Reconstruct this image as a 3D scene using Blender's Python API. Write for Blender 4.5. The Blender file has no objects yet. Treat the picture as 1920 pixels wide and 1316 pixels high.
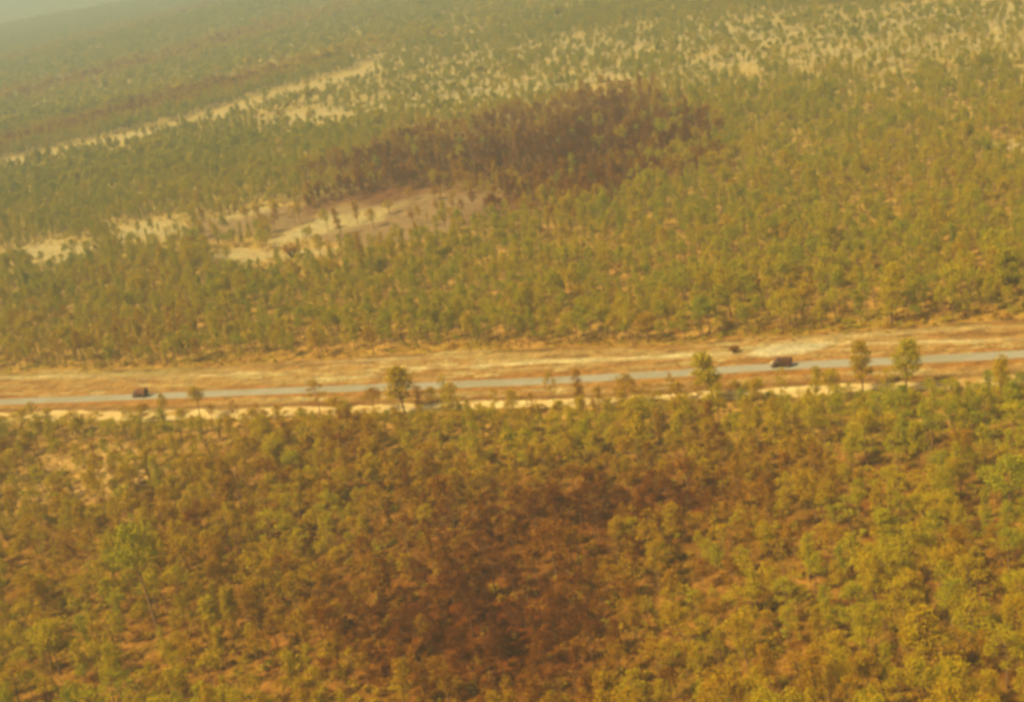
import bpy, math, random
import numpy as np
from mathutils import Vector, Matrix

# ------------------------------------------------------------------ camera, sky, sun
scene = bpy.context.scene
W0, H0, F0 = 1920.0, 1316.0, 2611.0          # photograph size and focal length in its pixels
CAM_H, DEP, ROLL = 138.0, math.radians(18.0), math.radians(11.0)
SUN_EL, SUN_AZ_TO = math.radians(50), math.atan2(0.42, 0.9)   # direction the light travels on the ground
EXPOSURE = 1.5

fwd = Vector((0, math.cos(DEP), -math.sin(DEP)))
r0 = Vector((1, 0, 0)); u0 = Vector((0, math.sin(DEP), math.cos(DEP)))
cx = r0 * math.cos(ROLL) - u0 * math.sin(ROLL)
cy = r0 * math.sin(ROLL) + u0 * math.cos(ROLL)
cam_data = bpy.data.cameras.new('aerial_camera')
cam = bpy.data.objects.new('aerial_camera', cam_data)
scene.collection.objects.link(cam)
M = Matrix((cx, cy, -fwd)).transposed().to_4x4()
M.translation = Vector((0, 0, CAM_H))
cam.matrix_world = M
cam_data.sensor_width = 36.0
cam_data.lens = 36.0 * F0 / W0
cam_data.clip_start = 0.5
cam_data.clip_end = 60000
cam_data.dof.use_dof = True                   # the old lens is a little out of focus
cam_data.dof.focus_distance = 10.0
cam_data.dof.aperture_fstop = 2.1
scene.camera = cam

world = bpy.data.worlds.new('World'); scene.world = world
world.use_nodes = True
wn = world.node_tree; wn.nodes.clear()
sky = wn.nodes.new('ShaderNodeTexSky'); sky.sky_type = 'NISHITA'; sky.sun_disc = False
sky.sun_elevation = SUN_EL
to = Vector((math.cos(SUN_AZ_TO), math.sin(SUN_AZ_TO), 0))
frm = -to
sky.sun_rotation = math.atan2(frm.x, frm.y)
sky.air_density = 1.0; sky.dust_density = 9.0; sky.ozone_density = 0.4
bg = wn.nodes.new('ShaderNodeBackground'); bg.inputs['Strength'].default_value = 0.072
wo = wn.nodes.new('ShaderNodeOutputWorld')
smoky = wn.nodes.new('ShaderNodeMix'); smoky.data_type = 'RGBA'; smoky.blend_type = 'MULTIPLY'; smoky.inputs[0].default_value = 1.0
smoky.inputs[7].default_value = (1.0, 0.88, 0.56, 1)          # smoke and dust in the air yellow the sky
wn.links.new(sky.outputs[0], smoky.inputs[6]); wn.links.new(smoky.outputs[2], bg.inputs[0]); wn.links.new(bg.outputs[0], wo.inputs[0])

sd = bpy.data.lights.new('sun', 'SUN'); sd.energy = 3.2; sd.angle = math.radians(1.5); sd.color = (1.0, 0.83, 0.41)
sun = bpy.data.objects.new('sun', sd); scene.collection.objects.link(sun)
ldir = Vector((to.x * math.cos(SUN_EL), to.y * math.cos(SUN_EL), -math.sin(SUN_EL)))
sun.rotation_euler = ldir.to_track_quat('-Z', 'Y').to_euler()
sun.location = (0, 0, 300)

vs = scene.view_settings
vs.view_transform = 'Standard'; vs.look = 'None'; vs.gamma = 1.0; vs.exposure = EXPOSURE; vs.use_curve_mapping = False
scene.cycles.max_bounces = 5; scene.cycles.diffuse_bounces = 2; scene.cycles.volume_bounces = 0
scene.cycles.transparent_max_bounces = 4

HAZE_DENSITY = 0.00029

# ------------------------------------------------------------------ chart helpers (survey the ground from the photograph)
CXv, CYv, FWv = (np.array(v) for v in (cx, cy, fwd))
def chart(x, y, z=0.0):
    """world points -> place on the survey chart (the photograph's pixels)"""
    P = np.stack([np.asarray(x, float), np.asarray(y, float), np.asarray(z, float) + np.zeros_like(np.asarray(x, float)) - CAM_H], -1)
    d = P @ FWv
    d = np.where(d < 1.0, 1.0, d)
    return W0 / 2 + F0 * (P @ CXv) / d, H0 / 2 - F0 * (P @ CYv) / d, d
def on_ground(px, py, z=0.0):
    r = CXv * (px - W0 / 2) / F0 - CYv * (py - H0 / 2) / F0 + FWv
    t = (z - CAM_H) / r[2]
    return float(r[0] * t), float(r[1] * t)

def _hash(ix, iy, seed):
    h = (ix.astype(np.int64) * 374761393 + iy.astype(np.int64) * 668265263 + seed * 1442695041) & 0xffffffff
    h = ((h ^ (h >> 13)) * 1274126177) & 0xffffffff
    return ((h ^ (h >> 16)) & 0xffff) / 65535.0
def vnoise(x, y, seed=0):
    x = np.asarray(x, float); y = np.asarray(y, float)
    ix = np.floor(x).astype(np.int64); iy = np.floor(y).astype(np.int64)
    fx = x - ix; fy = y - iy
    fx = fx * fx * (3 - 2 * fx); fy = fy * fy * (3 - 2 * fy)
    a = _hash(ix, iy, seed); b = _hash(ix + 1, iy, seed); c = _hash(ix, iy + 1, seed); d = _hash(ix + 1, iy + 1, seed)
    return (a * (1 - fx) + b * fx) * (1 - fy) + (c * (1 - fx) + d * fx) * fy
def fbm(x, y, seed=0, octv=4):
    s = 0; a = 0.5; t = 0
    for k in range(octv):
        s = s + a * vnoise(np.asarray(x) * 2 ** k, np.asarray(y) * 2 ** k, seed + 17 * k); t += a; a *= 0.5
    return s / t
def smooth(e0, e1, v):
    t = np.clip((v - e0) / (e1 - e0), 0, 1)
    return t * t * (3 - 2 * t)
def gauss(u, v, cu, cv, su, sv, slope=0.0):
    return np.exp(-((u - cu) / su) ** 2 - ((v - cv - slope * (u - cu)) / sv) ** 2)
def poly_sd(u, v, poly):
    """signed distance (positive inside) to a chart polygon, in chart pixels"""
    u = np.asarray(u, float); v = np.asarray(v, float)
    best = np.full(u.shape, 1e9); inside = np.zeros(u.shape, bool)
    n = len(poly)
    for i in range(n):
        x1, y1 = poly[i]; x2, y2 = poly[(i + 1) % n]
        dx, dy = x2 - x1, y2 - y1
        t = np.clip(((u - x1) * dx + (v - y1) * dy) / (dx * dx + dy * dy + 1e-9), 0, 1)
        best = np.minimum(best, (u - x1 - t * dx) ** 2 + (v - y1 - t * dy) ** 2)
        if y1 != y2:
            cond = ((y1 > v) != (y2 > v)) & (u < dx * (v - y1) / dy + x1)
            inside ^= cond
    return np.where(inside, 1, -1) * np.sqrt(best)

# lines across the photograph (x -> y)
LX = [-400, 20, 300, 560, 700, 830, 1000, 1240, 1350, 1500, 1700, 1890, 2300]
EDGE_TOP = [712, 698, 692, 677, 668, 659, 655, 646, 640, 627, 614, 600, 570]
RX = [-400, 20, 267, 560, 780, 1000, 1240, 1467, 1700, 1890, 2300]
ROAD_C = [768, 753, 743.5, 731.5, 724, 715.5, 702, 686.5, 675.5, 665.5, 642]
PX = [-400, 20, 267, 500, 600, 940, 1050, 1240, 1480, 1700, 1850, 2300]
PALE_T = [786, 773, 771, 765, 763, 752, 750, 741, 727, 716, 709, 686]
PALE_B = [806, 793, 790, 783, 780, 767, 765, 754, 743, 734, 726, 706]
def ftop(u): return np.interp(u, LX, EDGE_TOP)
def froad(u): return np.interp(u, RX, ROAD_C)
def fpt(u): return np.interp(u, PX, PALE_T)
def fpb(u): return np.interp(u, PX, PALE_B)

DARK_PATCH = [(590, 368), (660, 345), (720, 305), (765, 268), (860, 240), (930, 222), (1010, 222), (1090, 200), (1170, 185), (1260, 195), (1330, 225), (1360, 262), (1330, 298),
        (1240, 320), (1190, 348), (1080, 362), (960, 370), (880, 362), (770, 352), (700, 366)]  # outline of the dark brown patch, ground and crowns alike
GREY_EARTH = [(345, 432), (390, 408), (470, 398), (560, 385), (640, 372), (760, 352), (900, 360), (1000, 372), (1010, 385), (900, 412), (830, 440), (740, 455), (650, 462), (560, 440), (480, 440), (400, 452)]  # grey-brown band of ground across the clearing
SAND1 = [(392, 412), (470, 396), (520, 390), (480, 404), (430, 416)]
SAND2 = [(560, 425), (600, 398), (660, 376), (730, 362), (800, 356), (840, 366), (770, 378), (730, 395), (720, 412), (660, 428), (600, 440), (520, 462), (500, 452)]
SAND3 = [(385, 478), (450, 468), (520, 472), (600, 462), (640, 466), (620, 478), (560, 482), (470, 494), (410, 492)]
SAND4 = [(195, 440), (245, 422), (300, 412), (345, 418), (350, 440), (300, 450), (230, 452)]
SAND5 = [(20, 470), (80, 455), (170, 452), (200, 468), (160, 486), (110, 498), (60, 488), (20, 484), (-60, 500), (-60, 480)]
SAND6 = [(1835, 272), (1905, 262), (1990, 256), (1990, 276), (1900, 282)]
SAND7 = [(1395, 668), (1420, 652), (1450, 645), (1510, 641), (1566, 640), (1545, 654), (1500, 664), (1440, 668)]
LINE_A = ([-300, 20, 110, 200, 340, 480, 650, 760, 900, 1000, 1200, 1500, 2100], [368, 300, 282, 262, 232, 188, 142, 108, 92, 84, 62, 40, 0])
LINE_B = ([300, 480, 640, 800, 1000, 1170, 1300, 1500, 1700, 1900], [262, 232, 207, 185, 163, 143, 128, 105, 92, 80])

DARK_PATCH = [(a + 1, b + 9) for a, b in DARK_PATCH]
def zones(x, y, z=0.0):
    """cover types of the country at world points"""
    u, v, d = chart(x, y, 0.0)
    wob = (fbm(x / 14.0, y / 14.0, 5) - 0.5)
    wob2 = (fbm(x / 45.0, y / 45.0, 9) - 0.5)
    Z = {}
    near = (y > 60)
    Z['u'], Z['v'] = u, v
    corr = smooth(-3, 3, v - ftop(u) + wob * 10) * smooth(-2.5, 2.5, fpb(u) - v + wob * 9) * near
    Z['corr'] = corr
    Z['dark_patch'] = smooth(-48, 30, poly_sd(u, v, DARK_PATCH) + wob2 * 110) * near
    Z['earth'] = smooth(-5, 5, poly_sd(u, v, GREY_EARTH) + wob * 14) * near
    s = np.zeros_like(u)
    for p, soft in ((SAND1, 6), (SAND2, 10), (SAND3, 8), (SAND4, 14), (SAND5, 12), (SAND6, 4)):
        s = np.maximum(s, smooth(-soft, soft, poly_sd(u, v, p) + wob * 16))
    la = np.interp(u, *LINE_A); lb = np.interp(u, *LINE_B)
    wa = np.interp(u, [20, 340, 650, 760, 1000, 1500], [4, 7, 9, 16, 24, 36])
    sA = np.exp(-((v - la - wa * .5) / wa) ** 2) * np.where(u < 600, 0.9 + 1.1 * wob2, 0.85 + 0.9 * wob2)
    wb = np.interp(u, [300, 480, 800, 1170, 1900], [2, 14, 15, 12, 16])
    sB = np.exp(-((v - lb) / wb) ** 2) * smooth(380, 560, u) * (1.05 + 1.3 * wob2)
    sC = np.exp(-((v - np.interp(u, [400, 800, 1900], [200, 150, 100])) / 42) ** 2) * smooth(420, 700, u) * (0.55 + 2.0 * wob2)
    sX = np.zeros_like(u)
    for (a_, b_, c_, d_, e_, f_) in ((1110, 96, 150, 17, -.07, 1.3), (1010, 163, 190, 9, -.17, 1.2), (780, 196, 130, 12, -.14, .9), (1390, 92, 60, 24, 0, 1.0), (1560, 96, 50, 26, .3, 1.2), (1650, 112, 50, 24, .4, 1.0),
                                     (1760, 92, 70, 9, -.1, 1.1), (1870, 72, 50, 14, 0, 1.2), (1300, 130, 60, 22, 0, .9), (720, 108, 60, 12, -.2, .8), (560, 215, 110, 14, -.2, .7), (1470, 130, 60, 20, 0, .7)):
        sX = np.maximum(sX, gauss(u, v, a_, b_, c_, d_, e_) * (f_ * .8 + 1.5 * wob))
    far_sand = np.clip(np.maximum(np.maximum(np.maximum(sA, sB), sC), sX), 0, 1)
    Z['line'] = np.clip(np.exp(-((v - la) / wa) ** 2), 0, 1) * (u < 720)
    sD = gauss(u, v, 1560, 305, 230, 26, -0.12) * (0.35 + 1.2 * wob2)
    sE = gauss(u, v, 900, 425, 300, 14, -0.16) * (0.4 + 1.2 * wob)
    sF = gauss(u, v, 180, 880, 210, 90) * (0.95 + 1.2 * wob)
    sG = gauss(u, v, 240, 965, 120, 18, -0.2) * (0.7 + 1.2 * wob)
    Z['sand'] = np.clip(np.maximum(s, far_sand), 0, 1) * near * (1 - corr)
    Z['thin'] = np.clip(np.maximum(np.maximum(sD, sE), np.maximum(sF, sG)), 0, 1) * near
    b = v + 0.27 * (u - 20)
    lf = (1 - smooth(380, 900, u))
    Z['belt'] = np.clip(np.exp(-((b - 118) / 10) ** 2) + np.exp(-((b - 192) / 12) ** 2) + np.exp(-((b - 279) / 15) ** 2), 0, 1) * lf * near
    Z['rust'] = np.clip(gauss(u, v, 880, 1200, 270, 170) * 1.15 + gauss(u, v, 1230, 965, 290, 70, -0.1) * 0.9 + gauss(u, v, 420, 1010, 120, 60) * 0.25
                        + gauss(u, v, 560, 880, 260, 70) * 0.2 + gauss(u, v, 450, 1120, 180, 90) * 0.15, 0, 1) * (0.95 + 0.8 * wob2) * near
    Z['green'] = np.clip(gauss(u, v, 170, 1110, 190, 170) * 0.9 + gauss(u, v, 1820, 860, 260, 170) * 0.9 + gauss(u, v, 1600, 1150, 300, 160) * 0.5
                         + gauss(u, v, 800, 850, 200, 50) * 0.4, 0, 1) * near
    Z['dist'] = d
    return Z

RDIR = None
def ground_height(x, y):
    r = np.hypot(x, y)
    amp = smooth(1250, 2600, r)
    s = (x * 0.80 - y * 0.60)       # across the low ridges
    t = (x * 0.60 + y * 0.80)
    n = fbm(t / 1500.0, s / 420.0, 31, 3) - 0.45
    return amp * 34.0 * n

# ------------------------------------------------------------------ scene helpers
COL = scene.collection
def tag(o, label=None, cat=None, group=None, kind=None):
    if label: o['label'] = label
    if cat: o['category'] = cat
    if group: o['group'] = group
    if kind: o['kind'] = kind
    return o
def mesh_obj(name, mesh, parent=None, mats=()):
    o = bpy.data.objects.new(name, mesh); COL.objects.link(o)
    for m in mats:
        if m.name not in [s.name for s in mesh.materials if s]: mesh.materials.append(m)
    if parent: o.parent = parent
    return o
def mesh_from(name, V, F, mats=(), mi=None, smooth_shade=False):
    me = bpy.data.meshes.new(name)
    me.from_pydata([tuple(v) for v in V], [], [tuple(f) for f in F])
    for m in mats: me.materials.append(m)
    if mi is not None: me.polygons.foreach_set('material_index', mi)
    if smooth_shade: me.polygons.foreach_set('use_smooth', [True] * len(me.polygons))
    me.update()
    return me
def grid_mesh(name, X, Y, Zc, close=False):
    ni, nj = X.shape
    me = bpy.data.meshes.new(name)
    co = np.stack([X, Y, Zc], -1).reshape(-1, 3)
    idx = np.arange(ni * nj).reshape(ni, nj)
    if close:
        idx = np.concatenate([idx, idx[:1]], 0)
    a = idx[:-1, :-1].ravel(); b = idx[1:, :-1].ravel(); c = idx[1:, 1:].ravel(); d = idx[:-1, 1:].ravel()
    q = np.stack([a, b, c, d], -1)
    me.vertices.add(len(co)); me.vertices.foreach_set('co', co.ravel())
    me.loops.add(q.size); me.loops.foreach_set('vertex_index', q.ravel().astype(np.int32))
    me.polygons.add(len(q)); me.polygons.foreach_set('loop_start', (np.arange(len(q)) * 4).astype(np.int32))
    me.update(calc_edges=True); me.validate()
    me.polygons.foreach_set('use_smooth', [True] * len(me.polygons))
    return me
def col_attr(me, name, rgb):
    a = me.attributes.new(name, 'FLOAT_COLOR', 'POINT')
    n = len(rgb); buf = np.ones((n, 4), np.float32); buf[:, :3] = rgb
    a.data.foreach_set('color', buf.ravel())

# ------------------------------------------------------------------ materials
def new_mat(name):
    m = bpy.data.materials.new(name); m.use_nodes = True
    nt = m.node_tree; nt.nodes.clear()
    out = nt.nodes.new('ShaderNodeOutputMaterial')
    b = nt.nodes.new('ShaderNodeBsdfPrincipled'); b.inputs['Roughness'].default_value = 0.9
    b.inputs['Specular IOR Level'].default_value = 0.15
    nt.links.new(b.outputs[0], out.inputs[0])
    return m, nt, b
def paint(name, rgb, rough=0.6, spec=0.3, vary=0.12, scale=3.0):
    m, nt, b = new_mat(name)
    n = nt.nodes.new('ShaderNodeTexNoise'); n.inputs['Scale'].default_value = scale; n.inputs['Detail'].default_value = 4
    tc = nt.nodes.new('ShaderNodeTexCoord'); nt.links.new(tc.outputs['Object'], n.inputs['Vector'])
    mx = nt.nodes.new('ShaderNodeMix'); mx.data_type = 'RGBA'
    mx.inputs[6].default_value = (*[c * (1 - vary * 2) for c in rgb], 1); mx.inputs[7].default_value = (*[min(1, c * (1 + vary * 2)) for c in rgb], 1)
    nt.links.new(n.outputs['Fac'], mx.inputs[0]); nt.links.new(mx.outputs[2], b.inputs['Base Color'])
    b.inputs['Roughness'].default_value = rough; b.inputs['Specular IOR Level'].default_value = spec
    return m
def soil_mat(name, attr='soil', fine=1.0, contrast=0.28, stretch=None):
    m, nt, b = new_mat(name)
    at = nt.nodes.new('ShaderNodeAttribute'); at.attribute_name = attr
    geo = nt.nodes.new('ShaderNodeNewGeometry')
    mp = nt.nodes.new('ShaderNodeMapping')
    nt.links.new(geo.outputs['Position'], mp.inputs['Vector'])
    last = at.outputs['Color']
    for sc, det, amt in ((0.9 * fine, 3, contrast), (0.22 * fine, 4, contrast * 0.9)):
        n = nt.nodes.new('ShaderNodeTexNoise'); n.inputs['Scale'].default_value = sc; n.inputs['Detail'].default_value = det
        nt.links.new(mp.outputs[0], n.inputs['Vector'])
        mr = nt.nodes.new('ShaderNodeMapRange'); mr.inputs[1].default_value = 0.32; mr.inputs[2].default_value = 0.68
        mr.inputs[3].default_value = 1 - amt; mr.inputs[4].default_value = 1 + amt
        nt.links.new(n.outputs['Fac'], mr.inputs[0])
        v = nt.nodes.new('ShaderNodeVectorMath'); v.operation = 'SCALE'
        nt.links.new(last, v.inputs[0]); nt.links.new(mr.outputs[0], v.inputs['Scale'])
        last = v.outputs[0]
    nt.links.new(last, b.inputs['Base Color'])
    bp = nt.nodes.new('ShaderNodeBump'); bp.inputs['Strength'].default_value = 0.5; bp.inputs['Distance'].default_value = 0.25
    n = nt.nodes.new('ShaderNodeTexNoise'); n.inputs['Scale'].default_value = 0.8; n.inputs['Detail'].default_value = 5
    nt.links.new(geo.outputs['Position'], n.inputs['Vector'])
    nt.links.new(n.outputs['Fac'], bp.inputs['Height']); nt.links.new(bp.outputs[0], b.inputs['Normal'])
    b.inputs['Specular IOR Level'].default_value = 0.0
    return m

LEAF_RAMP = [(0.00, (0.175, 0.170, 0.010)), (0.20, (0.250, 0.212, 0.005)), (0.40, (0.325, 0.225, 0.002)), (0.60, (0.270, 0.140, 0.003)),
             (0.80, (0.155, 0.050, 0.003)), (1.00, (0.092, 0.029, 0.005))]
def leaf_mat(name, shift=0.0, spread=0.24):
    m, nt, b = new_mat(name)
    at = nt.nodes.new('ShaderNodeAttribute'); at.attribute_type = 'INSTANCER'; at.attribute_name = 'tint'
    oi = nt.nodes.new('ShaderNodeObjectInfo')
    ad = nt.nodes.new('ShaderNodeMath'); ad.operation = 'MULTIPLY_ADD'; ad.inputs[1].default_value = spread
    nt.links.new(oi.outputs['Random'], ad.inputs[0]); nt.links.new(at.outputs['Fac'], ad.inputs[2])
    n = nt.nodes.new('ShaderNodeTexNoise'); n.inputs['Scale'].default_value = 0.8; n.inputs['Detail'].default_value = 3
    geo = nt.nodes.new('ShaderNodeNewGeometry'); nt.links.new(geo.outputs['Position'], n.inputs['Vector'])
    ad2 = nt.nodes.new('ShaderNodeMath'); ad2.operation = 'MULTIPLY_ADD'; ad2.inputs[1].default_value = 0.8
    nt.links.new(n.outputs['Fac'], ad2.inputs[0]); nt.links.new(ad.outputs[0], ad2.inputs[2])
    sb = nt.nodes.new('ShaderNodeMath'); sb.operation = 'ADD'; sb.inputs[1].default_value = shift - 0.4 - spread / 2
    nt.links.new(ad2.outputs[0], sb.inputs[0])
    r = nt.nodes.new('ShaderNodeValToRGB'); el = r.color_ramp.elements
    el[0].position = LEAF_RAMP[0][0]; el[0].color = (*LEAF_RAMP[0][1], 1)
    el[1].position = 1.0; el[1].color = (*LEAF_RAMP[-1][1], 1)
    for p, c in LEAF_RAMP[1:-1]:
        e = el.new(p); e.color = (*c, 1)
    nt.links.new(sb.outputs[0], r.inputs[0])
    nt.links.new(r.outputs[0], b.inputs['Base Color'])
    b.inputs['Roughness'].default_value = 0.9; b.inputs['Specular IOR Level'].default_value = 0.0
    tr = nt.nodes.new('ShaderNodeBsdfTranslucent'); nt.links.new(r.outputs[0], tr.inputs[0])
    mx = nt.nodes.new('ShaderNodeMixShader'); mx.inputs[0].default_value = 0.3
    nt.links.new(b.outputs[0], mx.inputs[1]); nt.links.new(tr.outputs[0], mx.inputs[2])
    nt.links.new(mx.outputs[0], nt.nodes['Material Output'].inputs[0])
    return m
M_LEAF = leaf_mat('gum_leaves')
M_SCRUB = leaf_mat('scrub_leaves', 0.12, 0.3)
M_BARK = paint('gum_bark', (0.15, 0.085, 0.04), 0.9, 0.05, 0.25, 2.0)
M_SOIL = soil_mat('forest_soil')
M_TAR = soil_mat('worn_bitumen', 'soil', 2.0, 0.06)
M_TRACK = soil_mat('pale_graded_sand', 'soil', 1.2, 0.12)

# ------------------------------------------------------------------ the ground, one sheet to the horizon
az = np.concatenate([np.radians(np.arange(-30, 30.001, 0.088)), np.radians(np.arange(34, 330, 4.0))])
rad = [0.5, 40, 80, 115, 140]
r = 155.0
while r < 620: rad.append(r); r *= 1.0026
while r < 2600: rad.append(r); r *= 1.0065
while r < 42000: rad.append(r); r *= 1.035
rad = np.array(rad)
A, R = np.meshgrid(az, rad, indexing='ij')
GX, GY = R * np.sin(A), R * np.cos(A)
GZ = ground_height(GX, GY)
x, y = GX.ravel(), GY.ravel()
Zg = zones(x, y)
u, v = Zg['u'], Zg['v']
def mixc(c, k, w):
    w = np.clip(w, 0, 1)[:, None]
    return c * (1 - w) + np.array(k)[None, :] * w
n1 = fbm(x / 9, y / 9, 3); n2 = fbm(x / 40, y / 40, 4); n3 = fbm(x / 2.5, y / 2.5, 6, 3)
C = np.tile(np.array([0.190, 0.104, 0.016]), (len(x), 1))
C = mixc(C, (0.29, 0.155, 0.035), smooth(0.42, 0.68, n1) * 0.9)
C = mixc(C, (0.11, 0.042, 0.006), smooth(0.52, 0.72, n3) * 0.7)
C = mixc(C, (0.18, 0.125, 0.012), smooth(0.5, 0.7, fbm(x / 6, y / 6, 12)) * 0.6)
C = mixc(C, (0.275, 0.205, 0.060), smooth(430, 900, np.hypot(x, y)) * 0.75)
C = mixc(C, (0.11, 0.032, 0.003), Zg['rust'] * 0.9)
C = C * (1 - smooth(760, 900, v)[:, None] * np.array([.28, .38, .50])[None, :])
C = mixc(C, (0.30, 0.185, 0.060), Zg['thin'] * smooth(0.3, 0.6, n1) * 1.1)
C = mixc(C, (0.245, 0.197, 0.098), Zg['sand'] * (0.35 + 0.9 * n1))
C = mixc(C, (0.145, 0.092, 0.045), Zg['earth'] * (1 - np.clip(sum(smooth(-4, 4, poly_sd(u, v, p) + (n1 - .5) * 14) for p in (SAND1, SAND2)), 0, 1)) * 0.9)
C = mixc(C, (0.085, 0.030, 0.011), Zg['dark_patch'] * 0.9)
C = mixc(C, (0.08, 0.065, 0.02), Zg['belt'] * 0.7)
# far-off country
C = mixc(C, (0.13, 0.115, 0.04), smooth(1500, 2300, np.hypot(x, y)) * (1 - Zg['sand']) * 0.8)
# the cleared corridor of the highway: graded orange soil with cream streaks drawn out along it
ab = v - froad(u)                                # chart pixels below (+) / above (-) the road
k = (v - ftop(u)) / np.maximum(1, froad(u) - ftop(u))   # 0 at the far wood, 1 at the road
st = fbm(u / 90.0, k * 9.0, 21, 4); st2 = fbm(u / 30.0, k * 22.0, 22, 3); st3 = fbm(u / 260.0, k * 4.0, 24, 3)
CC = np.tile(np.array([0.60, 0.345, 0.105]), (len(x), 1))
CC = mixc(CC, (0.62, 0.42, 0.155), smooth(0.45, 0.62, st3) * 0.8)
CC = mixc(CC, (0.50, 0.245, 0.06), smooth(0.50, 0.62, st) * 0.8)
CC = mixc(CC, (0.78, 0.60, 0.27), smooth(0.54, 0.66, st2) * smooth(0.40, 0.6, fbm(u / 130.0, k * 6.0, 29, 3)) * 0.95)
CC = mixc(CC, (0.40, 0.20, 0.06), smooth(0.58, 0.7, fbm(u / 70.0, k * 14, 28, 3)) * 0.7)
CC = mixc(CC, (0.46, 0.35, 0.12), (1 - smooth(0.0, 0.5, k)) * smooth(0.35, 0.6, st) * (1 - smooth(300, 700, u)) * 0.8)
for (cu, cv, su, sv, sl, w) in ((940, 683, 90, 3.2, -0.05, 1), (790, 690, 40, 2, -0.05, .8), (700, 675, 120, 2, -0.04, .8), (1080, 676, 70, 4, -0.03, 1), (1290, 667, 90, 4.5, -0.04, 1),
                                (1180, 672, 60, 3, -0.05, .7), (1740, 641, 170, 2.6, -0.03, 1), (400, 703, 120, 2.5, -0.03, .6), (650, 708, 60, 2.2, -0.03, .8), (120, 706, 120, 4, -0.02, .5), (1010, 690, 90, 1.5, -.05, .6), (1650, 628, 200, 2, -0.07, .5)):
    CC = mixc(CC, (0.98, 0.80, 0.42), gauss(u, v, cu, cv, su, sv, sl) * w * (0.5 + 0.8 * st2))
CC = mixc(CC, (0.82, 0.68, 0.40), smooth(-3.5, 4.5, poly_sd(u, v, SAND7) + (n1 - .5) * 5))
# shoulders, furrow and verge on the near side
w_s = np.interp(u, [20, 1900], [1.0, 1.6])
CC = mixc(CC, (0.56, 0.25, 0.06), np.exp(-((ab - 8.5 * w_s) / (2.6 * w_s)) ** 2) * 0.8 + np.exp(-((ab + 7.5 * w_s) / (1.6 * w_s)) ** 2) * 0.6)
CC = mixc(CC, (0.28, 0.13, 0.035), np.exp(-((v - fpt(u) + 4.5 * w_s) / (2.6 * w_s)) ** 2) * (0.5 + 0.7 * st) * 0.9)
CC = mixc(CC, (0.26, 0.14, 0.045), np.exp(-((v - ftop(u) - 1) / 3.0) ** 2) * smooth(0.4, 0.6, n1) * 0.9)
CC = CC ** np.array([1.0, 1.06, 1.12]) * np.array([.325, .340, .375])
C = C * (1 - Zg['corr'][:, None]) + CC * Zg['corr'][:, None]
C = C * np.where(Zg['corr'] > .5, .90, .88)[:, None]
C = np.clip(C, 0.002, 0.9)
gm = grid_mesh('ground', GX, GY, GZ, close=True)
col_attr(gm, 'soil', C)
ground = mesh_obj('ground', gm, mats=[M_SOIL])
tag(ground, kind='structure')

def strip(name, us, top, bot, z, mat, colf, nj=9, jag=0.0, seed=0):
    us = np.asarray(us, float)
    X = np.zeros((len(us), nj)); Y = np.zeros_like(X)
    for i, uu in enumerate(us):
        t = top(uu); b = bot(uu)
        x0, y0 = on_ground(uu, t, z); x1, y1 = on_ground(uu, b, z)
        for j in range(nj):
            f = j / (nj - 1)
            X[i, j] = x0 + (x1 - x0) * f; Y[i, j] = y0 + (y1 - y0) * f
    if jag:
        for j, s in ((0, 1), (nj - 1, -1)):
            jn = (fbm(X[:, j] / 7.0, Y[:, j] / 7.0, seed + j, 3) - 0.5) * jag
            Y[:, j] += jn
    me = grid_mesh(name, X, Y, np.full_like(X, z))
    col_attr(me, 'soil', colf(X.ravel(), Y.ravel()))
    o = mesh_obj(name, me, mats=[mat]); tag(o, kind='structure')
    return o
us = np.arange(-330, 2260, 3.0)
# the sealed road: constant width on the ground
pts = np.array([on_ground(a, froad(a)) for a in us])
ker = np.ones(61) / 61
pad = np.pad(pts, ((30, 30), (0, 0)), mode='reflect', reflect_type='odd')
pts = np.stack([np.convolve(pad[:, k], ker, 'valid') for k in (0, 1)], -1)
tan = np.gradient(pts, axis=0); tan /= np.linalg.norm(tan, axis=1)[:, None]
nor = np.stack([-tan[:, 1], tan[:, 0]], -1)
offs = np.linspace(-3.0, 3.0, 13)
X = pts[:, 0:1] + nor[:, 0:1] * offs; Y = pts[:, 1:2] + nor[:, 1:2] * offs
for j, s in ((0, -1), (12, 1)):
    e = (fbm(pts[:, 0] / 5, pts[:, 1] / 5, 40 + j, 3) - 0.5) * 0.9
    X[:, j] += nor[:, 0] * e; Y[:, j] += nor[:, 1] * e
zr = 0.05 + 0.10 * (1 - (offs / 3.0) ** 2)
me = grid_mesh('road', X, Y, np.tile(zr, (len(us), 1)))
T = np.tile(np.abs(offs) / 3.0, (len(us), 1)).ravel()
rc = np.tile(np.array([0.200, 0.175, 0.092]), (X.size, 1))
rc = mixc(rc, (0.22, 0.195, 0.115), smooth(0.4, 0.6, fbm(X.ravel() / 12, Y.ravel() / 12, 50)))
rc = mixc(rc, (0.24, 0.15, 0.05), smooth(0.78, 1.0, T) * 0.8)
col_attr(me, 'soil', rc * np.array([.80, .82, 1.12]))
road = mesh_obj('road', me, mats=[M_TAR]); tag(road, kind='structure')
ROAD_PTS, ROAD_TAN = pts, tan

def track_col(x, y):
    c = np.tile(np.array([0.37, 0.265, 0.11]), (len(x), 1))
    c = mixc(c, (0.25, 0.145, 0.04), smooth(0.5, 0.68, fbm(x / 16, y / 5, 61)) * 1.0)
    return 0.84 * mixc(c, (0.47, 0.36, 0.17), smooth(0.5, 0.7, fbm(x / 22, y / 4, 62)) * 0.8)
strip('dirt_track', us, lambda a: fpt(a) - .5, lambda a: fpb(a) - 1.5, 0.03, M_TRACK, track_col, 13, 5.0, 70)

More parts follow.
